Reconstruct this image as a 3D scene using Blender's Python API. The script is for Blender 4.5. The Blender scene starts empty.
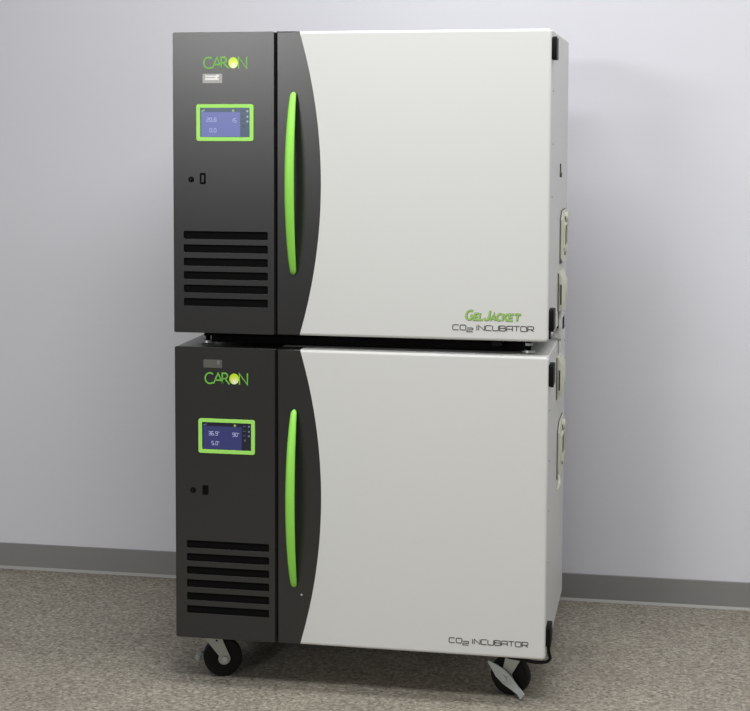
import bpy, bmesh, math, random
from mathutils import Vector, Matrix
PI = math.pi
scene = bpy.context.scene
COL = scene.collection

# ------------------------------------------------------------------ materials
def srgb(r, g, b):
    def f(c):
        c /= 255.0
        return c / 12.92 if c <= 0.04045 else ((c + 0.055) / 1.055) ** 2.4
    return (f(r), f(g), f(b), 1.0)

def material(name, color, rough=0.5, metal=0.0, spec=0.5, bump=0.0, bump_scale=600.0, mottling=0.0, emit=None, emit_strength=1.0):
    m = bpy.data.materials.new(name)
    m.use_nodes = True
    nt = m.node_tree
    b = nt.nodes['Principled BSDF']
    b.inputs['Base Color'].default_value = color
    b.inputs['Roughness'].default_value = rough
    b.inputs['Metallic'].default_value = metal
    b.inputs['Specular IOR Level'].default_value = spec
    tc = nt.nodes.new('ShaderNodeTexCoord')
    if mottling:
        n = nt.nodes.new('ShaderNodeTexNoise')
        n.inputs['Scale'].default_value = 9.0
        n.inputs['Detail'].default_value = 4.0
        nt.links.new(tc.outputs['Object'], n.inputs['Vector'])
        r = nt.nodes.new('ShaderNodeMapRange')
        r.inputs['To Min'].default_value = 1.0 - mottling
        r.inputs['To Max'].default_value = 1.0 + mottling
        nt.links.new(n.outputs['Fac'], r.inputs['Value'])
        mx = nt.nodes.new('ShaderNodeVectorMath'); mx.operation = 'SCALE'
        mx.inputs[0].default_value = color[:3]
        nt.links.new(r.outputs['Result'], mx.inputs['Scale'])
        nt.links.new(mx.outputs['Vector'], b.inputs['Base Color'])
    if bump:
        n = nt.nodes.new('ShaderNodeTexNoise')
        n.inputs['Scale'].default_value = bump_scale
        n.inputs['Detail'].default_value = 3.0
        nt.links.new(tc.outputs['Object'], n.inputs['Vector'])
        bp = nt.nodes.new('ShaderNodeBump')
        bp.inputs['Strength'].default_value = bump
        bp.inputs['Distance'].default_value = 0.001
        nt.links.new(n.outputs['Fac'], bp.inputs['Height'])
        nt.links.new(bp.outputs['Normal'], b.inputs['Normal'])
    if emit:
        b.inputs['Emission Color'].default_value = emit
        b.inputs['Emission Strength'].default_value = emit_strength
    return m

def floor_material():
    m = bpy.data.materials.new('speckled_floor'); m.use_nodes = True
    nt = m.node_tree; b = nt.nodes['Principled BSDF']
    tc = nt.nodes.new('ShaderNodeTexCoord')
    def noise(scale, detail, rough=0.6):
        n = nt.nodes.new('ShaderNodeTexNoise')
        n.inputs['Scale'].default_value = scale; n.inputs['Detail'].default_value = detail
        n.inputs['Roughness'].default_value = rough
        nt.links.new(tc.outputs['Object'], n.inputs['Vector']); return n
    def ramp(src, stops):
        r = nt.nodes.new('ShaderNodeValToRGB')
        e = r.color_ramp.elements
        while len(e) < len(stops): e.new(0.5)
        for k, (p, c) in enumerate(stops): e[k].position = p; e[k].color = c
        nt.links.new(src, r.inputs['Fac']); return r
    v = nt.nodes.new('ShaderNodeTexVoronoi'); v.inputs['Scale'].default_value = 160.0
    nt.links.new(tc.outputs['Object'], v.inputs['Vector'])
    sep = nt.nodes.new('ShaderNodeSeparateColor'); nt.links.new(v.outputs['Color'], sep.inputs['Color'])
    chips = ramp(sep.outputs['Red'], [(0.0, srgb(86, 80, 72)), (0.20, srgb(132, 126, 115)), (0.5, srgb(160, 154, 143)),
                                      (0.8, srgb(180, 174, 162)), (0.94, srgb(200, 195, 184)), (1.0, srgb(218, 214, 205))])
    fine = ramp(noise(95.0, 4.0).outputs['Fac'], [(0.30, srgb(112, 106, 96)), (0.5, srgb(156, 151, 139)), (0.70, srgb(196, 190, 177))])
    mx = nt.nodes.new('ShaderNodeMix'); mx.data_type = 'RGBA'; mx.inputs['Factor'].default_value = 0.5
    nt.links.new(chips.outputs['Color'], mx.inputs['A']); nt.links.new(fine.outputs['Color'], mx.inputs['B'])
    big = ramp(noise(5.0, 3.0, 0.5).outputs['Fac'], [(0.3, (0.80, 0.785, 0.78, 1)), (0.7, (0.96, 0.96, 0.925, 1))])
    mul = nt.nodes.new('ShaderNodeMix'); mul.data_type = 'RGBA'; mul.blend_type = 'MULTIPLY'; mul.inputs['Factor'].default_value = 1.0
    nt.links.new(mx.outputs['Result'], mul.inputs['A']); nt.links.new(big.outputs['Color'], mul.inputs['B'])
    nt.links.new(mul.outputs['Result'], b.inputs['Base Color'])
    b.inputs['Roughness'].default_value = 0.55
    b.inputs['Specular IOR Level'].default_value = 0.15
    return m

def ball_material():
    # the printed ball of the logo: yellow-green with a pale bloom low in it
    m = bpy.data.materials.new('logo_ball_print'); m.use_nodes = True
    nt = m.node_tree; b = nt.nodes['Principled BSDF']
    tc = nt.nodes.new('ShaderNodeTexCoord')
    mp = nt.nodes.new('ShaderNodeMapping')
    mp.inputs['Location'].default_value = (-0.56, 0.0, -0.22)
    nt.links.new(tc.outputs['Generated'], mp.inputs['Vector'])
    ln = nt.nodes.new('ShaderNodeVectorMath'); ln.operation = 'LENGTH'
    nt.links.new(mp.outputs['Vector'], ln.inputs[0])
    r = nt.nodes.new('ShaderNodeValToRGB')
    e = r.color_ramp.elements
    e[0].position = 0.10; e[0].color = srgb(252, 255, 226)
    e[1].position = 0.62; e[1].color = srgb(206, 238, 36)
    k = e.new(0.36); k.color = srgb(232, 248, 110)
    nt.links.new(ln.outputs['Value'], r.inputs['Fac'])
    nt.links.new(r.outputs['Color'], b.inputs['Base Color'])
    b.inputs['Roughness'].default_value = 0.35
    return m

M = {}
M['wall'] = material('wall_paint', srgb(224, 225, 232), rough=0.75, spec=0.25, bump=0.08, bump_scale=260.0)
M['base'] = material('vinyl_baseboard', srgb(139, 139, 138), rough=0.5, spec=0.4)
M['base_lip'] = material('lit_vinyl_toe', srgb(168, 168, 164), rough=0.45, spec=0.4)  # toe paler than the board: its catch of overhead light, put into the colour
M['floor'] = floor_material()
M['white'] = material('offwhite_powder_coat', srgb(220, 221, 219), rough=0.42, spec=0.4, bump=0.04, bump_scale=900)
M['dark'] = material('charcoal_powder_coat', srgb(31, 31, 31), rough=0.285, spec=0.7, bump=0.05, bump_scale=900)
M['black'] = material('black_plastic', srgb(10, 10, 10), rough=0.5, spec=0.15)
M['void'] = material('vent_dark_filter', srgb(14, 14, 14), rough=0.9, spec=0.1)
M['rubber'] = material('black_rubber', srgb(14, 14, 14), rough=0.65, spec=0.25)
M['green'] = material('lime_handle_plastic', srgb(150, 228, 88), rough=0.38, spec=0.4)
M['bezel'] = material('lime_bezel_plastic', srgb(172, 242, 112), rough=0.45, spec=0.35)
M['logo'] = material('green_print', srgb(118, 200, 72), rough=0.5)
M['ball'] = ball_material()
M['grey_print'] = material('grey_print', srgb(84, 84, 80), rough=0.5)
M['gel'] = material('gel_green_print', srgb(158, 206, 98), rough=0.5)
M['gel_edge'] = material('gel_outline_print', srgb(126, 136, 108), rough=0.5)
M['steel'] = material('zinc_steel', srgb(196, 202, 202), rough=0.36, metal=0.35, mottling=0.08)
M['fork'] = material('pale_zinc_fork', srgb(178, 180, 174), rough=0.45, metal=0.25, mottling=0.06)
M['cream'] = material('cream_port_plastic', srgb(224, 224, 208), rough=0.5, spec=0.4)
M['slot'] = material('port_slot_dark', srgb(70, 70, 58), rough=0.7)
M['sticker'] = material('silver_sticker', srgb(172, 170, 168), rough=0.4)
M['sticker_print'] = material('white_sticker_print', srgb(246, 244, 242), rough=0.5)
M['sticker_dim'] = material('dull_sticker', srgb(92, 90, 84), rough=0.5)
M['sticker_dim_print'] = material('dull_sticker_print', srgb(124, 123, 120), rough=0.5)
def scr(name, c, s): return material(name, srgb(20, 20, 26), rough=0.25, emit=srgb(*c), emit_strength=s)
M['disp_hi'] = scr('washed_display', (70, 92, 118), 0.8)  # upper screen set: the reflection washing it out is put into the emission colours
M['read_hi'] = scr('washed_readout', (112, 122, 190), 0.8)
M['digit_hi'] = scr('washed_digits', (172, 180, 232), 0.9)
M['icon_hi'] = scr('washed_icons', (176, 196, 214), 0.8)
M['bar_hi'] = scr('washed_dashes', (54, 78, 92), 0.5)
M['yel_hi'] = scr('washed_status', (150, 178, 120), 0.8)
M['disp_lo'] = scr('dark_display', (24, 26, 44), 0.6)
M['read_lo'] = scr('dark_readout', (52, 56, 112), 0.8)
M['digit_lo'] = scr('dark_digits', (182, 184, 222), 0.8)
M['icon_lo'] = scr('dark_icons', (112, 122, 170), 0.8)
M['bar_lo'] = scr('dark_dashes', (92, 106, 112), 0.6)
M['yel_lo'] = scr('dark_status', (156, 166, 84), 0.8)

# ------------------------------------------------------------------ mesh helpers
def link(name, bm, mat, parent=None, bevel=0.0, segs=3, smooth=False, angle=35):
    bmesh.ops.recalc_face_normals(bm, faces=bm.faces[:])
    me = bpy.data.meshes.new(name); bm.to_mesh(me); bm.free()
    o = bpy.data.objects.new(name, me); COL.objects.link(o)
    me.materials.append(mat)
    if parent: o.parent = parent
    if bevel:
        b = o.modifiers.new('edge', 'BEVEL'); b.width = bevel; b.segments = segs
        b.limit_method = 'ANGLE'; b.angle_limit = math.radians(40)
        b.harden_normals = True
        for p in me.polygons: p.use_smooth = True
    elif smooth:
        for p in me.polygons: p.use_smooth = True
        me.set_sharp_from_angle(angle=math.radians(angle))
    return o

def crisp(o):            # smooth rounded edges, truly flat big faces
    me = o.data
    me.set_sharp_from_angle(angle=math.radians(50))
    for p in me.polygons:
        p.use_smooth = max(abs(c) for c in p.normal) < .9999

def box(bm, x0, x1, y0, y1, z0, z1):
    v = [bm.verts.new(p) for p in ((x0, y0, z0), (x1, y0, z0), (x1, y1, z0), (x0, y1, z0), (x0, y0, z1), (x1, y0, z1), (x1, y1, z1), (x0, y1, z1))]
    for f in ((0, 1, 2, 3), (4, 5, 6, 7), (0, 1, 5, 4), (1, 2, 6, 5), (2, 3, 7, 6), (3, 0, 4, 7)):
        bm.faces.new([v[i] for i in f])

def prism(bm, pts, depth, mapf):
    """polygon pts (a,b) extruded; mapf(a,b,d) -> xyz, d from 0 to depth"""
    a = [bm.verts.new(mapf(p[0], p[1], 0.0)) for p in pts]
    b = [bm.verts.new(mapf(p[0], p[1], depth)) for p in pts]
    bm.faces.new(a); bm.faces.new(b[::-1])
    n = len(pts)
    for i in range(n):
        bm.faces.new((a[i], a[(i + 1) % n], b[(i + 1) % n], b[i]))

FRONT = lambda y: (lambda a, b, d: (a, y + d, b))      # a = x, b = z, depth into +y
SIDE = lambda x: (lambda a, b, d: (x + d, a, b))       # a = y, b = z, depth out of the right side

def rrect(x0, x1, z0, z1, r, n=5):
    pts = []
    for cx, cz, a0 in ((x1 - r, z1 - r, 0), (x0 + r, z1 - r, 90), (x0 + r, z0 + r, 180), (x1 - r, z0 + r, 270)):
        for k in range(n + 1):
            a = math.radians(a0 + 90 * k / n)
            pts.append((cx + r * math.cos(a), cz + r * math.sin(a)))
    return pts

def plate_with_holes(bm, outer, holes, y0, y1):
    """front plate in x-z with real holes through it, from y0 (front) to y1"""
    edges = []; loops = []
    for lp in [outer] + holes:
        vs = [bm.verts.new((p[0], y0, p[1])) for p in lp]
        loops.append(vs)
        edges += [bm.edges.new((vs[i], vs[(i + 1) % len(vs)])) for i in range(len(vs))]
    r = bmesh.ops.triangle_fill(bm, use_beauty=True, use_dissolve=False, edges=edges)
    faces = [g for g in r['geom'] if isinstance(g, bmesh.types.BMFace)]
    ex = bmesh.ops.extrude_face_region(bm, geom=faces)
    bmesh.ops.translate(bm, vec=(0, y1 - y0, 0), verts=[g for g in ex['geom'] if isinstance(g, bmesh.types.BMVert)])
    if len([f for f in bm.faces if abs(f.calc_center_median().y - y0) < 1e-6]) == 0:
        bmesh.ops.holes_fill(bm, edges=bm.edges[:])

def cyl(bm, p0, p1, r0, r1=None, n=24, cap=True):
    r1 = r0 if r1 is None else r1
    p0 = Vector(p0); p1 = Vector(p1); d = (p1 - p0).normalized()
    u = d.orthogonal().normalized(); w = d.cross(u)
    A = []; B = []
    for k in range(n):
        t = 2 * PI * k / n; q = u * math.cos(t) + w * math.sin(t)
        A.append(bm.verts.new(p0 + q * r0)); B.append(bm.verts.new(p1 + q * r1))
    for k in range(n): bm.faces.new((A[k], A[(k + 1) % n], B[(k + 1) % n], B[k]))
    if cap: bm.faces.new(A[::-1]); bm.faces.new(B)

def tube(bm, pts, r, n=10):
    pts = [Vector(p) for p in pts]; rings = []
    u = None
    for i, p in enumerate(pts):
        d = (pts[min(i + 1, len(pts) - 1)] - pts[max(i - 1, 0)]).normalized()
        u = d.orthogonal().normalized() if u is None else (u - d * u.dot(d)).normalized()
        w = d.cross(u)
        rings.append([bm.verts.new(p + (u * math.cos(2 * PI * k / n) + w * math.sin(2 * PI * k / n)) * r) for k in range(n)])
    for a, b in zip(rings, rings[1:]):
        for k in range(n): bm.faces.new((a[k], a[(k + 1) % n], b[(k + 1) % n], b[k]))
    bm.faces.new(rings[0][::-1]); bm.faces.new(rings[-1])

def bez(p, n=24):
    out = []
    for i in range(len(p) - 1):
        p0 = Vector(p[max(i - 1, 0)]); p1 = Vector(p[i]); p2 = Vector(p[i + 1]); p3 = Vector(p[min(i + 2, len(p) - 1)])
        for k in range(n):
            t = k / n
            out.append(0.5 * ((2 * p1) + (p2 - p0) * t + (2 * p0 - 5 * p1 + 4 * p2 - p3) * t * t + (3 * p1 - p0 - 3 * p2 + p3) * t ** 3))
    out.append(Vector(p[-1])); return out

# stroke lettering -----------------------------------------------------------
def arc(cx, cz, rx, rz, a0, a1, n=14):
    return [(cx + rx * math.cos(math.radians(a0 + (a1 - a0) * k / n)), cz + rz * math.sin(math.radians(a0 + (a1 - a0) * k / n))) for k in range(n + 1)]

def stroke(bm, pts, w, y, t):
    """ribbon of width w along pts (x,z), front at y-t, back at y"""
    n = len(pts); closed = (abs(pts[0][0] - pts[-1][0]) + abs(pts[0][1] - pts[-1][1])) < 1e-9 and n > 3
    if closed: pts = pts[:-1]; n -= 1
    P = [Vector(p) for p in pts]; L = []; R = []
    for i in range(n):
        if closed: d0 = (P[i] - P[i - 1]).normalized(); d1 = (P[(i + 1) % n] - P[i]).normalized()
        else:
            d0 = (P[i] - P[i - 1]).normalized() if i else (P[1] - P[0]).normalized()
            d1 = (P[i + 1] - P[i]).normalized() if i < n - 1 else d0
        n0 = Vector((-d0.y, d0.x)); n1 = Vector((-d1.y, d1.x))
        m = (n0 + n1)
        m = n0 if m.length < 1e-4 else m.normalized()
        k = min(1.0 / max(m.dot(n0), 0.35), 1.9) * w / 2
        L.append(P[i] + m * k); R.append(P[i] - m * k)
    def V(q, yy): return bm.verts.new((q.x, yy, q.y))
    lf = [V(q, y - t) for q in L]; rf = [V(q, y - t) for q in R]; lb = [V(q, y) for q in L]; rb = [V(q, y) for q in R]
    rng = range(n) if closed else range(n - 1)
    for i in rng:
        j = (i + 1) % n
        bm.faces.new((lf[i], lf[j], rf[j], rf[i])); bm.faces.new((lb[i], rb[i], rb[j], lb[j]))
        bm.faces.new((lf[i], lb[i], lb[j], lf[j])); bm.faces.new((rf[i], rf[j], rb[j], rb[i]))
    if not closed:
        bm.faces.new((lf[0], rf[0], rb[0], lb[0])); bm.faces.new((lf[-1], lb[-1], rb[-1], rf[-1]))

def rbox_pts(w, r=0.22, a=0, b=1.0):     # rounded loop 0..w by 0..1
    return rrect(0, w, a, b, r, 4)

# wide technical capitals, unit height, width 1.12
WT = 1.12
def wide_glyph(c):
    w = WT; r = 0.24
    tl = lambda: arc(r, 1 - r, r, r, 90, 180, 4)
    if c == 'C': return [[(w, 1)] + tl() + arc(r, r, r, r, 180, 270, 4) + [(w, 0)]]
    if c == 'O': p = rbox_pts(w, r); return [p + [p[0]]]
    if c == 'I': return [[(0, 0), (0, 1)]]
    if c == 'N': return [[(0, 0), (0, 1), (w, 0), (w, 1)]]
    if c == 'U': return [[(0, 1)] + arc(r, r, r, r, 180, 270, 4) + arc(w - r, r, r, r, 270, 360, 4) + [(w, 1)]]
    if c == 'B': return [[(0, 0), (0, 1), (w - .16, 1), (w - .04, .88), (w - .04, .62), (w - .14, .53), (0, .53)], [(w - .14, .53), (w, .42), (w, .12), (w - .12, 0), (0, 0)]]
    if c == 'A': return [[(0, 0), (0, .72)] + arc(r, 1 - r, r, r, 180, 90, 4) + [(w, 1), (w, 0)], [(0, .40), (w, .40)]]
    if c == 'T': return [[(0, 1), (w, 1)], [(w / 2, 1), (w / 2, 0)]]
    if c == 'R': return [[(0, 0), (0, 1), (w - .15, 1), (w, .86), (w, .52), (w - .15, .40), (0, .40)], [(w * .55, .40), (w, 0)]]
    if c == '2': return [[(0, 1), (w - .15, 1), (w, .88), (w, .62), (w - .13, .5), (.15, .5), (0, .38), (0, 0), (w, 0)]]
    return []

def put(bm, strokes, ox, oz, sx, sz, w, y, t, shear=0.0):
    for s in strokes:
        stroke(bm, [(ox + sx * p[0] + shear * sz * p[1], oz + sz * p[1]) for p in s], w, y, t)

def incubator_text(bm, x0, z0, width, h, y):
    sw = 0.0021
    k = width / 603.0
    lw = 43 * k / WT
    put(bm, wide_glyph('C'), x0, z0, lw, h, sw, y, .0004)
    put(bm, wide_glyph('O'), x0 + 54 * k, z0, lw, h, sw, y, .0004)
    put(bm, wide_glyph('2'), x0 + 105 * k, z0 - h * .34, lw, h * .78, sw, y, .0004)
    x = x0 + 178 * k
    for c in 'INCUBATOR':
        put(bm, wide_glyph(c), x, z0, lw, h, sw, y, .0004)
        x += (13 if c == 'I' else 51.3) * k

def slim_glyph(c):        # open humanist capitals in units of cap height
    if c == 'C': return [arc(.47, .5, .45, .5, 48, 312, 22)]
    if c == 'A': return [[(0, 0), (.44, 1), (.88, 0)], [(.17, .34), (.71, .34)]]
    if c == 'R': return [[(.04, 0), (.04, 1), (.28, 1)] + arc(.28, .75, .26, .25, 90, -90, 8) + [(.04, .5)], [(.28, .5), (.74, -.02)]]
    if c == 'N': return [[(.04, -.02), (.04, 1), (.80, 0), (.80, 1.05)]]
    return []

def bold_glyph(c):        # heavy slanted comic capitals, unit height, ~0.75 wide
    if c == 'G': return [arc(.38, .5, .34, .44, 50, 330, 12) + [(.70, .44), (.42, .44)]]
    if c == 'E': return [[(.66, .92), (.08, .92), (.08, .08), (.66, .08)], [(.08, .5), (.55, .5)]]
    if c == 'L': return [[(.08, 1), (.08, .08), (.66, .08)]]
    if c == 'J': return [[(.55, 1), (.55, .3)] + arc(.30, .3, .25, .24, 0, -170, 8)]
    if c == 'A': return [[(.02, 0), (.36, .95), (.70, 0)], [(.15, .32), (.57, .32)]]
    if c == 'C': return [arc(.40, .5, .34, .43, 48, 312, 12)]
    if c == 'K': return [[(.08, 0), (.08, 1)], [(.68, .98), (.12, .46)], [(.24, .56), (.70, 0)]]
    if c == 'T': return [[(0, .92), (.74, .92)], [(.37, .92), (.37, 0)]]
    return []

def gel_text(bm, x0, z0, w, y, t, grow=0.0, dx=0.0, dz=0.0):
    k = 0.1235 / 465.0          # photo zoom pixels to metres
    for c, a, b, h in (('G', 0, 66, .0228), ('E', 72, 108, .0163), ('L', 112, 148, .0163), ('J', 152, 208, .0225), ('A', 206, 252, .0163),
                       ('C', 254, 296, .0163), ('K', 300, 346, .0163), ('E', 352, 396, .0163), ('T', 398, 450, .0163)):
        put(bm, bold_glyph(c), x0 + a * k + dx, z0 + dz, (b - a) * k / .74, h, w + grow, y, t, shear=0.16)

SEG = {'0': 'abcdef', '1': 'bc', '2': 'abged', '3': 'abgcd', '4': 'fgbc', '5': 'afgcd', '6': 'afgedc', '7': 'abc', '8': 'abcdefg', '9': 'gfabcd'}
def digit_glyph(c):
    w = .56
    S = {'a': [(0, 1), (w, 1)], 'b': [(w, 1), (w, .5)], 'c': [(w, .5), (w, 0)], 'd': [(0, 0), (w, 0)], 'e': [(0, .5), (0, 0)], 'f': [(0, 1), (0, .5)], 'g': [(0, .5), (w, .5)]}
    if c == '0': p = rrect(0, w, 0, 1, .22, 4); return [p + [p[0]]]
    return [S[s] for s in SEG[c]]
def number(bm, txt, x0, z0, h, y):
    x = x0
    for c in txt:
        if c == '.':
            box(bm, x - h * .06, x + h * .12, y - .0002, y, z0 - h * .06, z0 + h * .12); x += h * .34
        elif c == 'o':
            p = arc(x + h * .12, z0 + h * .9, h * .1, h * .1, 0, 360, 10); stroke(bm, p[:-1] + [p[0]], h * .09, y, .0002); x += h * .3
        else:
            put(bm, digit_glyph(c), x, z0, h, h, h * .15, y, .0002); x += h * .80

# ------------------------------------------------------------------ setting
WALL_Y, WALL_S = 0.8693, 0.0056
def wy(x): return WALL_Y + WALL_S * x
X0, X1 = -3.2, 3.6
def wall_prism(name, prof, mat, parent=None, bevel=0):
    """profile of (distance in front of the wall, z) swept along the wall"""
    bm = bmesh.new()
    a = [bm.verts.new((X0, wy(X0) - p[0], p[1])) for p in prof]; b = [bm.verts.new((X1, wy(X1) - p[0], p[1])) for p in prof]
    bm.faces.new(a); bm.faces.new(b[::-1])
    n = len(prof)
    for i in range(n): bm.faces.new((a[i], a[(i + 1) % n], b[(i + 1) % n], b[i]))
    o = link(name, bm, mat, parent, bevel=bevel)
    if not parent: o['kind'] = 'structure'
    return o
bm = bmesh.new(); box(bm, X0, X1, -4.6, wy(X1) + .12, -0.10, 0.0)
fl = link('floor', bm, M['floor']); fl['kind'] = 'structure'
wall_prism('wall_back', [(0, 0), (0, 2.75), (-.12, 2.75), (-.12, 0)], M['wall'])
bb = wall_prism('baseboard_back', [(0, 0.0), (.004, 0.0), (.004, .0725), (.003, .0742), (0, .0742)], M['base'])
wall_prism('toe', [(.004, 0.0), (.0095, 0.0), (.0090, .0016), (.0068, .0034), (.0050, .0052), (.004, .0072)], M['base_lip'], bb)

# ------------------------------------------------------------------ incubators
W, H, D = 0.84, 0.669, 0.564
DT = 0.044                     # door thickness
XS = 0.2352                    # seam between control panel and door

def incubator(name, label, group, z0, loc, rz, up):
    H = 0.6715 if up else 0.669
    root = bpy.data.objects.new(name, None); COL.objects.link(root)
    root.empty_display_size = .2
    root.location = (loc[0], loc[1], z0); root.rotation_euler = (0, 0, rz)
    root['label'] = label; root['category'] = 'incubator'; root['group'] = group
    # bodies behind the front
    bm = bmesh.new(); box(bm, XS, W - .0005, DT + .006, D, 0, H - .001)
    cab = link('cabinet', bm, M['white'], root, bevel=.003)
    cab['label'] = 'off-white sheet metal cabinet body'
    bm = bmesh.new(); box(bm, .001, XS - .0004, .0064, D, 0, H - .001)
    hs = link('control_housing', bm, M['dark'], root, bevel=.002)
    hs['label'] = 'charcoal side housing behind the control panel'
    # control panel with six open vent slots
    bm = bmesh.new()
    dv = 0.0 if up else -.0035
    vx0, vx1 = (.0235, .2178) if up else (.0262, .2186)
    vents = []
    for k in range(6):
        zt = .2288 + dv - k * .0302
        vents.append(rrect(vx0, vx1, zt - .0176, zt + .0002, .0026, 3))
    plate_with_holes(bm, rrect(0, XS - .0028, 0, H, .004, 4), vents, 0.0, .0042)
    cp = link('control_panel', bm, M['dark'], root, bevel=.0009, segs=2)
    cp['label'] = 'charcoal front panel with six horizontal vent slots'
    bm = bmesh.new(); box(bm, .015, .224, .0043, .0062, .05, .24)
    link('vent_filter', bm, M['void'], cp)['label'] = 'dark filter behind the vent slots'
    # dark gap strip between panel and door
    bm = bmesh.new(); box(bm, XS - .0003, XS + .0030, .012, .021, .001, H - .001)
    link('gap_strip', bm, M['black'], root)['label'] = 'black strip in the gap beside the door'
    # corner fastener seen at the top left of the panel
    # door : off-white slab whose left edge is the arc, charcoal trim left of it
    zs = [H * k / 40 for k in range(41)]
    s, hc = .0485, H / 2
    Rr = (hc * hc + s * s) / (2 * s)
    def arcx(z): return .2900 + s - Rr + math.sqrt(max(Rr * Rr - (z - hc) ** 2, 0))
    rr = .008
    right = [(W - rr + rr * math.sin(a), H - rr + rr * math.cos(a)) for a in [math.radians(90 * k / 5) for k in range(6)]]
    right += [(W - rr + rr * math.cos(a), rr - rr * math.sin(a)) for a in [math.radians(90 * k / 5) for k in range(6)]]
    bm = bmesh.new()
    prism(bm, [(arcx(z), z) for z in zs] + right, DT, FRONT(0.0))
    door = link('door', bm, M['white'], root, bevel=.0062, segs=4)
    # keep the joint with the trim crisp: bevel only away from the arc
    door.modifiers.clear()
    bm = bmesh.new(); bm.from_mesh(door.data)
    es = [e for e in bm.edges if all(v.co.x > .33 or v.co.z < 1e-5 or v.co.z > H - 1e-5 for v in e.verts)
          and len(e.link_faces) == 2 and e.calc_face_angle() > .7 and max(v.co.y for v in e.verts) < 1e-6
          and not all(abs(v.co.x - arcx(v.co.z)) < 1e-5 for v in e.verts)]
    bmesh.ops.bevel(bm, geom=es, offset=.0058, offset_type='OFFSET', segments=4, profile=.5, affect='EDGES', clamp_overlap=True)
    bm.to_mesh(door.data); bm.free()
    crisp(door)
    door['label'] = 'off-white door slab with rounded outer edge'
    bm = bmesh.new()
    prism(bm, [(XS + .0032, 0), (XS + .0032, H)] + [(arcx(z), z) for z in zs[::-1]], DT, FRONT(0.0))
    bm2 = bm
    es = [e for e in bm2.edges if len(e.link_faces) == 2 and max(v.co.y for v in e.verts) < 1e-6 and
          (all(v.co.z > H - 1e-5 for v in e.verts) or all(v.co.z < 1e-5 for v in e.verts) or all(v.co.x < XS + .004 for v in e.verts))]
    bmesh.ops.bevel(bm2, geom=es, offset=.0026, offset_type='OFFSET', segments=2, profile=.5, affect='EDGES', clamp_overlap=True)
    tr = link('door_trim', bm2, M['dark'], door, smooth=True, angle=30)
    crisp(tr)
    tr['label'] = 'charcoal arc-edged trim along the handle side of the door'
    bm = bmesh.new(); box(bm, XS + .012, W - .012, DT + .0002, DT + .0058, .010, H - .010)
    link('gasket', bm, M['rubber'], door)['label'] = 'black door gasket'
    # bowed green handle standing off the door
    za, zb = (.1355, .5390) if up else (.1318, .5352)
    bm = bmesh.new(); N = 44; K = 16; rings = []
    for i in range(N + 1):
        t = .5 - .5 * math.cos(PI * i / N)
        sft = (1 - (2 * t - 1) ** 2)
        z = za + (zb - za) * t
        yc = -.0035 - .0430 * sft ** .85
        hw = .0058 + .0046 * sft ** .6
        ds = min(t, 1 - t) * (zb - za); rc = .0085
        endr = math.sqrt(max(0, 1 - (1 - ds / rc) ** 2)) if ds < rc else 1.0
        hw *= max(endr, .04)
        hd = (.0050 + .0030 * sft ** .6) * max(endr, .04)
        rings.append([bm.verts.new((.2776 + hw * math.copysign(abs(math.cos(2 * PI * k / K)) ** .8, math.cos(2 * PI * k / K)),
                                    yc + hd * math.copysign(abs(math.sin(2 * PI * k / K)) ** .8, math.sin(2 * PI * k / K)), z)) for k in range(K)])
    for a, b in zip(rings, rings[1:]):
        for k in range(K): bm.faces.new((a[k], a[(k + 1) % K], b[(k + 1) % K], b[k]))
    bm.faces.new(rings[0]); bm.faces.new(rings[-1][::-1])
    link('handle', bm, M['green'], door, smooth=True, angle=70)['label'] = 'bowed lime green door handle'
    # lettering on the door
    bm = bmesh.new()
    if up: incubator_text(bm, .6325, .8352 - .813, .1785, .0108, 0.0)
    else: incubator_text(bm, .6280, .1395 - .1125, .1765, .0108, 0.0)
    link('lettering', bm, M['grey_print'], door)['label'] = 'thin grey wide capitals'
    if up:
        bm = bmesh.new(); gel_text(bm, .6585, .8570 - .813, .0030, 0.0, .0003, grow=.0024, dx=.0007, dz=-.0005)
        ge = link('logo_outline', bm, M['gel_edge'], door)
        bm = bmesh.new(); gel_text(bm, .6585, .8570 - .813, .0032, -.0003, .0003)
        link('logo_lettering', bm, M['gel'], door)['label'] = 'slanted green comic capitals'
    else:
        bm = bmesh.new(); cyl(bm, (.2938, 0, .2269 - .1125), (.2938, -.0008, .2269 - .1125), .0022)
        link('plug', bm, M['steel'], door, smooth=True)
    # logo on the panel
    lz = .5915 if up else .5865
    h = .0243; lx = .0716 if up else .0706
    for c, a in (('C', 0.0), ('A', .82), ('R', 1.62), ('N', 3.26)):
        bm = bmesh.new()
        put(bm, slim_glyph(c), lx + a * h, lz, h * 1.0, h, .0031, 0.0, .0004)
        link('logo_letter', bm, M['logo'], root)['label'] = 'slim green capital %s of the logo' % c
    bm = bmesh.new()
    cyl(bm, (lx + 2.80 * h, 0, lz + .5 * h), (lx + 2.80 * h, -.0005, lz + .5 * h), .0111, n=40)
    for v in bm.verts: v.co.z = lz + .5 * h + (v.co.z - lz - .5 * h) * 1.10
    link('logo_ball', bm, M['ball'], root)['label'] = 'yellow-green ball in the logo'
    # sticker
    if up: sx0, sx1, sz0, sz1 = .0692, .1142, .5590, .5795
    else: sx0, sx1, sz0, sz1 = .0672, .1106, .6225, .6410
    bm = bmesh.new(); prism(bm, rrect(sx0, sx1, sz0, sz1, .001, 2), .0003, FRONT(-.0003))
    st = link('sticker', bm, M['sticker'] if up else M['sticker_dim'], root)  # lower unit's sticker and print use dimmer greys
    st['label'] = 'small silver sticker with worn white print' if up else 'small dull sticker'
    bm = bmesh.new()
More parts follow.
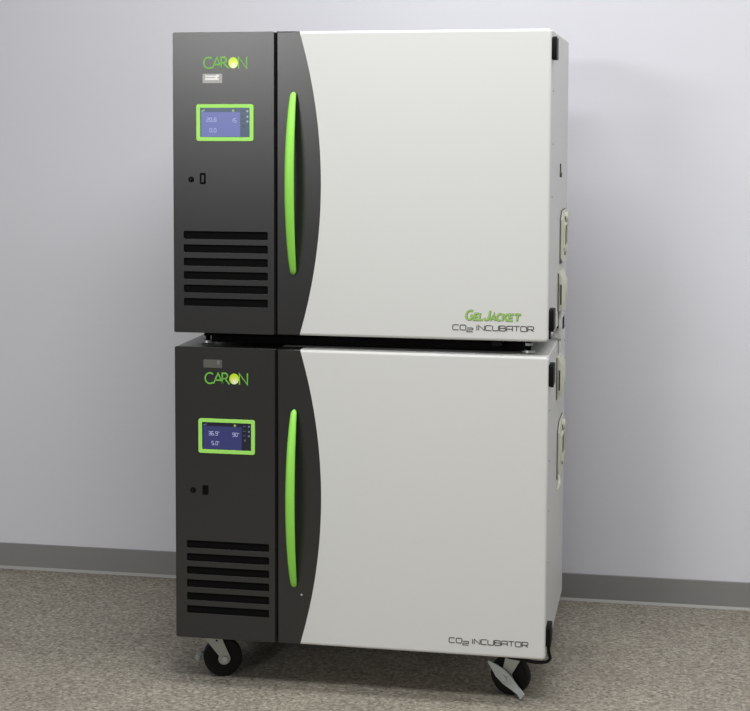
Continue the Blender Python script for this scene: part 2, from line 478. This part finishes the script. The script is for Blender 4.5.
    if up:
        a = sx0 + .006
        box(bm, a, a + .024, -.0005, -.0003, sz0 + .0130, sz0 + .0165)
        box(bm, a, a + .005, -.0005, -.0003, sz0 + .0125, sz0 + .0180)
        box(bm, a, a + .031, -.0005, -.0003, sz0 + .0068, sz0 + .0108)
        box(bm, a + .0245, a + .0315, -.00052, -.0003, sz0 + .0135, sz0 + .0185)
        box(bm, a + .0235, a + .0280, -.00053, -.0003, sz0 + .0085, sz0 + .0142)
    else:
        box(bm, sx1 - .011, sx1 - .0065, -.0005, -.0003, sz0 + .0080, sz0 + .0170)
    link('sticker_print', bm, M['sticker_print'] if up else M['sticker_dim_print'], st)
    # touchscreen
    if up: bx0, bx1, bz0, bz1 = .0549, .1862, .4306, .5122
    else: bx0, bx1, bz0, bz1 = .0554, .1868, .4282, .5068
    e = .0086
    bm = bmesh.new()
    plate_with_holes(bm, rrect(bx0, bx1, bz0, bz1, .005, 5), [rrect(bx0 + e, bx1 - e, bz0 + e * .98, bz1 - e * .92, .0012, 2)], -.0032, .0)
    ts = link('touchscreen', bm, M['bezel'], root, bevel=.0009, segs=2)
    ts['label'] = 'lime green bezel around the lit touchscreen'
    x0, x1, za_, zb_ = bx0 + e - .001, bx1 - e + .001, bz0 + e - .001, bz1 - e + .001
    sfx = '_hi' if up else '_lo'
    bm = bmesh.new(); box(bm, x0, x1, -.0012, -.0001, za_, zb_)
    link('display', bm, M['disp' + sfx], ts)['label'] = 'lit display with a bluish menu'
    sw, sh = x1 - x0, zb_ - za_
    PX = lambda u: x0 + sw * u
    PZ = lambda v: zb_ - sh * v
    bm = bmesh.new(); box(bm, PX(.03), PX(.80), -.0015, -.0012, PZ(.97), PZ(.15))
    link('readout_panel', bm, M['read' + sfx], ts)['label'] = 'blue readout area'
    hd = sh * .130
    for txt, u, v in (('20.8' if up else '36.9o', .140, .47), ('15' if up else '90o', .62, .49), ('0.0' if up else '5.0o', .20, .82)):
        bm = bmesh.new(); number(bm, txt, PX(u), PZ(v), hd, -.0015)
        link('readout_number', bm, M['digit' + sfx], ts)['label'] = 'pale readout number on the screen'
    for u, v, a, b in ((.05, .11, .022, .05), (.085, .09, .016, .06)):
        bm = bmesh.new(); box(bm, PX(u - a / 2), PX(u + a / 2), -.0015, -.0012, PZ(v + b / 2), PZ(v - b / 2))
        link('menu_icon', bm, M['icon' + sfx], ts)
    for v in (.12, .30, .46):
        bm = bmesh.new(); cyl(bm, (PX(.945), -.0012, PZ(v)), (PX(.945), -.0015, PZ(v)), .0023, n=10)
        link('menu_icon', bm, M['icon' + sfx], ts)
    for v in (.12, .29, .45):
        bm = bmesh.new(); box(bm, PX(.825), PX(.885), -.0015, -.0012, PZ(v + .012), PZ(v - .012))
        link('menu_dash', bm, M['bar' + sfx], ts)
    bm = bmesh.new(); cyl(bm, (PX(.865), -.0012, PZ(.62)), (PX(.865), -.0015, PZ(.62)), .0025, n=10)
    link('menu_dot', bm, M['bar' + sfx], ts)
    bm = bmesh.new(); cyl(bm, (PX(.665), -.0012, PZ(.10)), (PX(.665), -.0015, PZ(.10)), .003, n=12)
    link('status_light', bm, M['yel' + sfx], ts)['label'] = 'yellow-green status mark'
    # key lock and port
    kx, kz = (.0418, .3448) if up else (.0418, .3415)
    bm = bmesh.new(); cyl(bm, (kx, .001, kz), (kx, -.0030, kz), .0068, .0060, n=24); cyl(bm, (kx, -.003, kz), (kx, -.0045, kz), .0040, n=20)
    lk = link('key_lock', bm, M['void'], root, smooth=True); lk['label'] = 'round black key lock'
    bm = bmesh.new(); box(bm, kx - .0006, kx + .0006, -.0047, -.0044, kz - .0022, kz + .0022)
    link('keyhole', bm, M['dark'], lk)
    px0, px1, pz0, pz1 = (.0620, .0752, .3345, .3595) if up else (.0640, .0775, .3322, .3538)
    bm = bmesh.new(); plate_with_holes(bm, rrect(px0, px1, pz0, pz1, .0028, 4), [rrect(px0 + .0036, px1 - .0036, pz0 + .0045, pz1 - .0045, .0008, 2)], -.0025, 0)
    pt = link('usb_port', bm, M['void'], root, bevel=.0005, segs=2); pt['label'] = 'upright black port surround'
    bm = bmesh.new(); box(bm, px0 + .003, px1 - .003, -.0008, -.0001, pz0 + .004, pz1 - .004)
    link('port_tongue', bm, M['dark'] if up else M['void'], pt)
    # hinge blocks on the right side
    for zc0, zc1 in (((.6065, .6535) if up else (.6035, .6500)), ((.0235, .0695) if up else (.0290, .0725))):
        bm = bmesh.new()
        prism(bm, rrect(.004, .060, zc0, zc1, .003, 3), .0118, SIDE(W - .0012))
        hg = link('hinge', bm, M['black'], root, bevel=.0015, segs=2); hg['label'] = 'black door hinge cover'
        bm = bmesh.new(); cyl(bm, (W + .0065, .012, zc0 - .0015), (W + .0065, .012, zc1 + .0015), .0042, n=16)
        link('hinge_pin', bm, M['black'], hg, smooth=True)
    # access ports
    def access_port(y0, y1, zb0, zt0, knob):
        bm = bmesh.new()
        c = (y1 - y0) * .22
        prism(bm, [(y0, zb0 + c * .25), (y0, zt0 - c * .45), (y0 + c, zt0), (y1 - c, zt0), (y1, zt0 - c * .45), (y1, zb0 + c * .45), (y1 - c, zb0), (y0 + c, zb0)], .0050, SIDE(W - .0006))
        ap = link('access_port', bm, M['cream'], root, bevel=.0015, segs=2); ap['label'] = 'cream access port cover on the right side'
        bm = bmesh.new()
        prism(bm, [(y0 - .012, zb0), (y0 - .012, zt0 - c * .40), (y0 + c - .012, zt0 + .002), (y1 - c, zt0 + .002), (y1 + .004, zt0 - c * .45), (y1 + .004, zb0 + c * .45), (y1 - c, zb0 - .002), (y0 + c, zb0 - .002)], .0018, SIDE(W - .0006))
        link('port_shadow_frame', bm, M['slot'], ap)['label'] = 'dark frame painted as shadow around the access port'  # dark sheet stands in for the shadow line at the cover's edge
        ym, zm = (y0 + y1) / 2, (zb0 + zt0) / 2
        hy, hz = (y1 - y0) * .28, (zt0 - zb0) * (.26 if knob else .32)
        bm = bmesh.new(); o_ = []
        pr = rrect(ym - hy, ym + hy, zm - hz, zm + hz, .006, 4); ins = rrect(ym - hy + .012, ym + hy - .012, zm - hz + .008, zm + hz - .008, .004, 4)
        for i in range(len(pr)):
            j = (i + 1) % len(pr); q = [pr[i], pr[j], ins[j], ins[i]]
            a = [bm.verts.new((W + .0044, p[0], p[1])) for p in q]; b = [bm.verts.new((W + .0085, p[0], p[1])) for p in q]
            bm.faces.new(a[::-1]); bm.faces.new(b)
            for k in range(4): bm.faces.new((a[k], a[(k + 1) % 4], b[(k + 1) % 4], b[k]))
        bmesh.ops.remove_doubles(bm, verts=bm.verts[:], dist=1e-6)
        link('port_collar', bm, M['cream'], ap)
        bm = bmesh.new(); prism(bm, ins, .0012, SIDE(W + .0044))
        link('port_slot', bm, M['slot'], ap)['label'] = 'dark slot in the access port'
        if knob:
            bm = bmesh.new(); zk = zt0 - (zt0 - zb0) * .14
            cyl(bm, (W + .0044, ym + .01, zk), (W + .0115, ym + .01, zk), .0125, .0115, n=24)
            link('knob', bm, M['cream'], ap, smooth=True)
        for zz in ((zm - hz - .012, zm + hz + .010) if knob else ()):
            bm = bmesh.new(); cyl(bm, (W + .0044, ym, zz), (W + .0062, ym, zz), .0048, n=12)
            link('screw', bm, M['slot'], ap, smooth=True)
    def port_block(y0, za, zb, zc, zd, sa, sb):
        # cup-like port cover standing off the side: base za..zb, outer face zc..zd
        x1 = W + .0140; y1 = y0 + .105
        bm = bmesh.new()
        pr = [(W - .0006, za), (W - .0006, zb), (W + .004, zb + .004), (x1, zd), (x1, zc), (W + .010, za + .006)]
        A = [bm.verts.new((p[0], y0, p[1])) for p in pr]; B = [bm.verts.new((p[0], y1, p[1])) for p in pr]
        bm.faces.new(A); bm.faces.new(B[::-1])
        for k in range(6): bm.faces.new((A[k], A[(k + 1) % 6], B[(k + 1) % 6], B[k]))
        ap = link('access_port', bm, M['cream'], root, bevel=.0015, segs=2); ap['label'] = 'cream access port cover standing off the right side'
        bm = bmesh.new(); box(bm, W - .0005, W + .0014, y0 - .008, y1 + .004, za + .001, zb - .001)
        link('port_shadow_frame', bm, M['slot'], ap)['label'] = 'dark frame painted as shadow around the access port'  # dark sheet gives the block a painted edge shadow
        bm = bmesh.new(); prism(bm, rrect(W + .0035, W + .0115, sa - .006, sb + .006, .003, 4), .0022, lambda a, b, d: (a, y0 - .0020 + d, b))
        link('port_collar', bm, M['cream'], ap, bevel=.0006, segs=2)
        bm = bmesh.new(); prism(bm, rrect(W + .0048, W + .0084, sa, sb, .001, 3), .0008, lambda a, b, d: (a, y0 - .0026 + d, b))
        link('port_slot', bm, M['slot'], ap)['label'] = 'dark slot in the access port'
    if up:
        access_port(.330, .520, .957 - .813, 1.078 - .813, True)
        port_block(.280, .8477 - .813, .9390 - .813, .883 - .813, .918 - .813, .865 - .813, .912 - .813)
        bm = bmesh.new(); box(bm, W + .0008, W + .0075, .300, .330, -.0305, .036)
        link('hanging_strap', bm, M['white'], root, bevel=.001)['label'] = 'flat white strap hanging below the upper access port'
        screws = [(.058, .5405), (.066, .426), (.060, .311), (.520, .012)]
    else:
        port_block(.262, .6455 - .1125, .7445 - .1125, .681 - .1125, .722 - .1125, .668 - .1125, .715 - .1125)
        access_port(.312, .520, .450 - .1125, .578 - .1125, True)
        bm = bmesh.new(); box(bm, W + .0008, W + .0075, .300, .330, .628, H - .001)
        link('hanging_strap', bm, M['white'], root, bevel=.001)['label'] = 'flat white strap above the access port'
        screws = [(.041, .546), (.060, .43), (.045, .3225), (.040, .208), (.540, .637), (.545, .592)]
        bm = bmesh.new()
        tube(bm, bez([(W + .003, .318, .345), (W + .006, .300, .335), (W + .005, .290, .325), (W + .002, .286, .318)], 6), .0035, 8)
        link('port_strap', bm, M['cream'], root, smooth=True)
    for (a, b) in screws:
        bm = bmesh.new(); cyl(bm, (W - .001, a, b), (W + .0012, a, b), .0026, .0018, n=12)
        link('screw', bm, M['fork'], root, smooth=True)
    if up:
        bm = bmesh.new(); box(bm, W - .001, W + .0022, .300, .306, .352, .378)
        cyl(bm, (W - .001, .303, .352), (W + .004, .303, .352), .0055, n=14)
        link('latch', bm, M['slot'], root)['label'] = 'small grey latch stem on the right side'
        # feet holding the unit above its neighbour, lower hinge bracket, vent outlet
        bm = bmesh.new(); box(bm, W - .004, W + .003, .006, .040, .006, .0225)
        link('hinge_bracket', bm, M['black'], root)
        bm = bmesh.new(); prism(bm, rrect(.500, .526, -.0300, .002, .002, 2), -.020, SIDE(W - .001))
        link('rear_spacer', bm, M['black'], root)
        bm = bmesh.new(); box(bm, .072, W - .056, .052, .52, -.027, .0005)  # black frame, also added to stand in for shade between the units
        link('gap_fill_frame', bm, M['void'], root, bevel=.002)['label'] = 'black base frame under the cabinet, also filling the gap as shade'
        for (fx, fy) in ((.056, .082), (.792, .066), (.064, .50), (.775, .52)):
            bm = bmesh.new()
            cyl(bm, (fx, fy, -.0315), (fx, fy, -.0265), .0150, .0140, n=28)
            ft = link('leveling_foot', bm, M['steel'], root, smooth=True); ft['label'] = 'round zinc leveling foot'
            bm = bmesh.new()
            cyl(bm, (fx, fy, -.0265), (fx, fy, .002), .0055, n=16)
            link('stem', bm, M['void'], ft, smooth=True)
            bm = bmesh.new(); cyl(bm, (fx, fy, -.0160), (fx, fy, -.0105), .0105, n=6)
            link('lock_nut', bm, M['steel'] if fx > .4 else M['void'], ft, smooth=True)
        bm = bmesh.new(); box(bm, .716, .738, .012, .040, -.012, .001)
        link('door_stop', bm, M['black'], root, bevel=.002)
    else:
        bm = bmesh.new()
        pts = bez([(W + .004, .030, .026), (W + .005, .030, .010), (W + .008, .030, -.004), (W + .000, .030, -.012), (W - .022, .032, -.0155), (W - .055, .036, -.013), (W - .09, .05, -.012), (W - .115, .07, -.003)], 8)
        tube(bm, pts, .0036, 10)
        link('hinge_cable', bm, M['rubber'], root, smooth=True)['label'] = 'black cable looping from the lower hinge to the underside'
        def caster(x, y, ang, trail, lever):
            """x,y = wheel centre; ang turns the axle from facing the front; trail = side of the swivel"""
            r = .0450; zb_ = -z0; q_ = r / .0435
            ca, sa = math.cos(ang), math.sin(ang)
            ax = Vector((sa, -ca, 0))            # axle direction, towards the front
            rl = Vector((ca, sa, 0))             # rolling direction
            c = Vector((x, y, zb_ + r))
            P = lambda u, v, w: c + rl * u + ax * v + Vector((0, 0, w))
            sv = trail
            bm = bmesh.new()                     # mounting plate, swivel and fork
            for q in (0, 1):
                pass
            top = -zb_ - r                        # height from axle to the unit's underside
            m = [(-.032, -.024), (.032, -.024), (.032, .024), (-.032, .024)]
            a = [bm.verts.new(P(sv + p[0], p[1], top - .004)) for p in m]; b = [bm.verts.new(P(sv + p[0], p[1], top)) for p in m]
            bm.faces.new(a[::-1]); bm.faces.new(b)
            for k in range(4): bm.faces.new((a[k], a[(k + 1) % 4], b[(k + 1) % 4], b[k]))
            cyl(bm, P(sv, 0, top - .013), P(sv, 0, top - .004), .021, n=28)
            m = [(-.017, -.024), (.017, -.024), (.017, .024), (-.017, .024)]
            a = [bm.verts.new(P(sv + p[0], p[1], top - .0165)) for p in m]; b = [bm.verts.new(P(sv + p[0], p[1], top - .0130)) for p in m]
            bm.faces.new(a[::-1]); bm.faces.new(b)
            for k in range(4): bm.faces.new((a[k], a[(k + 1) % 4], b[(k + 1) % 4], b[k]))
            out = [(sv - .0200, top - .013), (sv + .0200, top - .013)]
            # legs taper to a rounded end about the axle
            s1 = 1 if sv < 0 else -1
            end = [(.0140 * math.cos(t), .0140 * math.sin(t)) for t in [math.radians(d) for d in range(30, -215, -20)]]
            for v0, v1 in ((.0195, .0225), (-.0225, -.0195)):
                pts = out + end
                A = [bm.verts.new(P(p[0], v0, p[1])) for p in pts]; B = [bm.verts.new(P(p[0], v1, p[1])) for p in pts]
                bm.faces.new(A); bm.faces.new(B[::-1])
                for k in range(len(pts)): bm.faces.new((A[k], A[(k + 1) % len(pts)], B[(k + 1) % len(pts)], B[k]))
            fk = link('caster', bm, M['fork'], root, smooth=True, angle=30)
            fk['label'] = 'zinc swivel caster fork'
            bm = bmesh.new()                     # wheel: lathe about the axle
            prof = [(.010, -.0165), (.030, -.0150), (.034, -.0160), (.0405, -.0150), (.0430, -.011), (.0435, -.004), (.0435, .004), (.0430, .011), (.0405, .0150), (.034, .0160), (.030, .0150), (.010, .0165)]
            n = 48; rg = []
            for k in range(n):
                t = 2 * PI * k / n
                rg.append([bm.verts.new(P(q_ * q[0] * math.cos(t), q[1], q_ * q[0] * math.sin(t))) for q in prof])
            for k in range(n):
                for i in range(len(prof) - 1): bm.faces.new((rg[k][i], rg[(k + 1) % n][i], rg[(k + 1) % n][i + 1], rg[k][i + 1]))
            bm.faces.new([g[0] for g in rg]); bm.faces.new([g[-1] for g in rg][::-1])
            link('wheel', bm, M['rubber'], fk, smooth=True, angle=30)['label'] = 'black rubber wheel'
            bm = bmesh.new()
            cyl(bm, P(0, -.027, 0), P(0, .0245, 0), .0050, n=16); cyl(bm, P(0, .0222, 0), P(0, .0285, 0), .0072, n=6)
            link('axle_bolt', bm, M['steel'], fk, smooth=True)
            bm = bmesh.new(); cyl(bm, P(sv + .010 * s1, .0226, top - .023), P(sv + .010 * s1, .0231, top - .023), .0024, n=12)
            link('fork_hole', bm, M['void'], fk)
            bm = bmesh.new()
            if lever == 'plate':                 # long lozenge brake plate across the front of the wheel
                def lz_(t, wdt): return None
                d = Vector((.81, -.59)).normalized(); nn = Vector((-d.y, d.x))
                ol = [(-.0520, -.0005), (-.0500, .0040), (-.0300, .0110), (-.012, .0145), (.012, .0145), (.034, .0085), (.044, .0075), (.044, -.0075), (.030, -.009), (.006, -.0135), (-.018, -.0125), (-.036, -.006)]
                pts = [d * p[0] + nn * p[1] for p in ol]
                A = [bm.verts.new(P(p.x, .030, p.y)) for p in pts]; B = [bm.verts.new(P(p.x, .033, p.y)) for p in pts]
                bm.faces.new(A); bm.faces.new(B[::-1])
                for k in range(len(pts)): bm.faces.new((A[k], A[(k + 1) % len(pts)], B[(k + 1) % len(pts)], B[k]))
                tb = [(.044, -.0075), (.0575, -.0070), (.0575, .0070), (.044, .0075)]
                q = [d * p[0] + nn * p[1] for p in tb]
                A = [bm.verts.new(P(p.x, .030 + (.004 if i in (1, 2) else 0), p.y)) for i, p in enumerate(q)]
                B = [bm.verts.new(P(p.x, .033 + (.006 if i in (1, 2) else 0), p.y)) for i, p in enumerate(q)]
                bm.faces.new(A); bm.faces.new(B[::-1])
                for k in range(4): bm.faces.new((A[k], A[(k + 1) % 4], B[(k + 1) % 4], B[k]))
                cyl(bm, P(0, .0285, 0), P(0, .0380, 0), .0062, n=6)
            else:                                # rear pedal reaching out beyond the wheel
                pd = -1 if sv < 0 else 1
                pts = bez([P(0, -.027, 0), P(pd * .026, -.027, .004), P(pd * .050, -.024, .002), P(pd * .056, -.016, .000)], 5)
                tube(bm, pts, .0032, 8)
                cyl(bm, P(pd * .055, -.020, -.009), P(pd * .055, -.004, .009), .0072, n=14)
            link('brake_lever', bm, M['steel'], fk, smooth=True, angle=30)['label'] = 'zinc brake lever'
        caster(.0865, .086, math.radians(24), -.028, 'pedal')
        caster(.7560, .096, math.radians(-20), .020, 'plate')
        caster(.0950, .470, math.radians(15), -.022, 'pedal')
        caster(.7450, .470, math.radians(-12), .022, 'pedal')
    return root

incubator('incubator', 'lower off-white and charcoal laboratory incubator on casters with dark blue touchscreen', 'stacked laboratory incubators',
          .1121, (0, 0), 0.0, False)
incubator('incubator', 'upper off-white and charcoal laboratory incubator on leveling feet, stacked on the other', 'stacked laboratory incubators',
          .8133, (-.0007, -.0012), -.0033, True)

# ------------------------------------------------------------------ camera
cam = bpy.data.cameras.new('camera'); co = bpy.data.objects.new('camera', cam); COL.objects.link(co)
yaw, pitch, roll = 0.20468, 0.07388, 0.00123
fwd = Vector((-math.sin(yaw) * math.cos(pitch), math.cos(yaw) * math.cos(pitch), -math.sin(pitch)))
rt = Vector((math.cos(yaw), math.sin(yaw), 0)); upv = rt.cross(fwd)
r2 = rt * math.cos(roll) + upv * math.sin(roll); u2 = upv * math.cos(roll) - rt * math.sin(roll)
mat = Matrix((r2, u2, -fwd)).transposed().to_4x4()
mat.translation = (1.09432, -3.57536, 1.27697)
co.matrix_world = mat
cam.sensor_fit = 'HORIZONTAL'; cam.sensor_width = 36.0
cam.lens = 1659.343 * 36.0 / 750.0
cam.shift_x = (375.0 - 327.427) / 750.0
cam.shift_y = -(355.5 - 249.065) / 750.0
cam.clip_start = 0.05
scene.camera = co

# ------------------------------------------------------------------ light
def area(name, loc, target, sx, sy, power, color):
    l = bpy.data.lights.new(name, 'AREA'); l.shape = 'RECTANGLE'; l.size = sx; l.size_y = sy
    l.energy = power; l.color = color
    o = bpy.data.objects.new(name, l); COL.objects.link(o); o.location = loc
    d = Vector(target) - Vector(loc)
    o.rotation_euler = d.to_track_quat('-Z', 'Y').to_euler()
    return o
warm = (1.0, 0.993, 0.982)
area('ceiling_lamp', (0.4, -0.3, 2.7), (0.4, -0.3, 0), 1.2, 0.6, 19.0, warm)
area('ceiling_lamp', (2.0, -0.3, 2.7), (2.0, -0.3, 0), 1.2, 0.6, 19.5, warm)
area('ceiling_lamp', (0.8, -1.7, 2.7), (0.8, -1.7, 0), 1.2, 0.6, 46.0, warm)
area('ceiling_lamp', (-1.0, -1.7, 2.7), (-1.0, -1.7, 0), 1.2, 0.6, 12.0, warm)
area('side_fill_light', (4.2, -1.8, 1.75), (0.8, 0.4, 1.5), 1.4, 1.2, 9.0, (0.97, 0.985, 1.0))  # unseen light added to brighten the right side of the units
area('panel_sheen_light', (-1.6, -6.5, 2.25), (0.3, 0, 1.2), 1.5, 0.55, 84.0, (1.0, 1.0, 0.99))  # unseen light added behind the camera, sized for the sheen on the dark panels
w = bpy.data.worlds.new('room_ambient'); scene.world = w; w.use_nodes = True
w.node_tree.nodes['Background'].inputs['Color'].default_value = (0.98, 0.99, 1.0, 1)
w.node_tree.nodes['Background'].inputs['Strength'].default_value = 0.055

scene.view_settings.view_transform = 'Standard'
scene.view_settings.look = 'None'
scene.view_settings.gamma = 1.0
scene.view_settings.exposure = 0.0
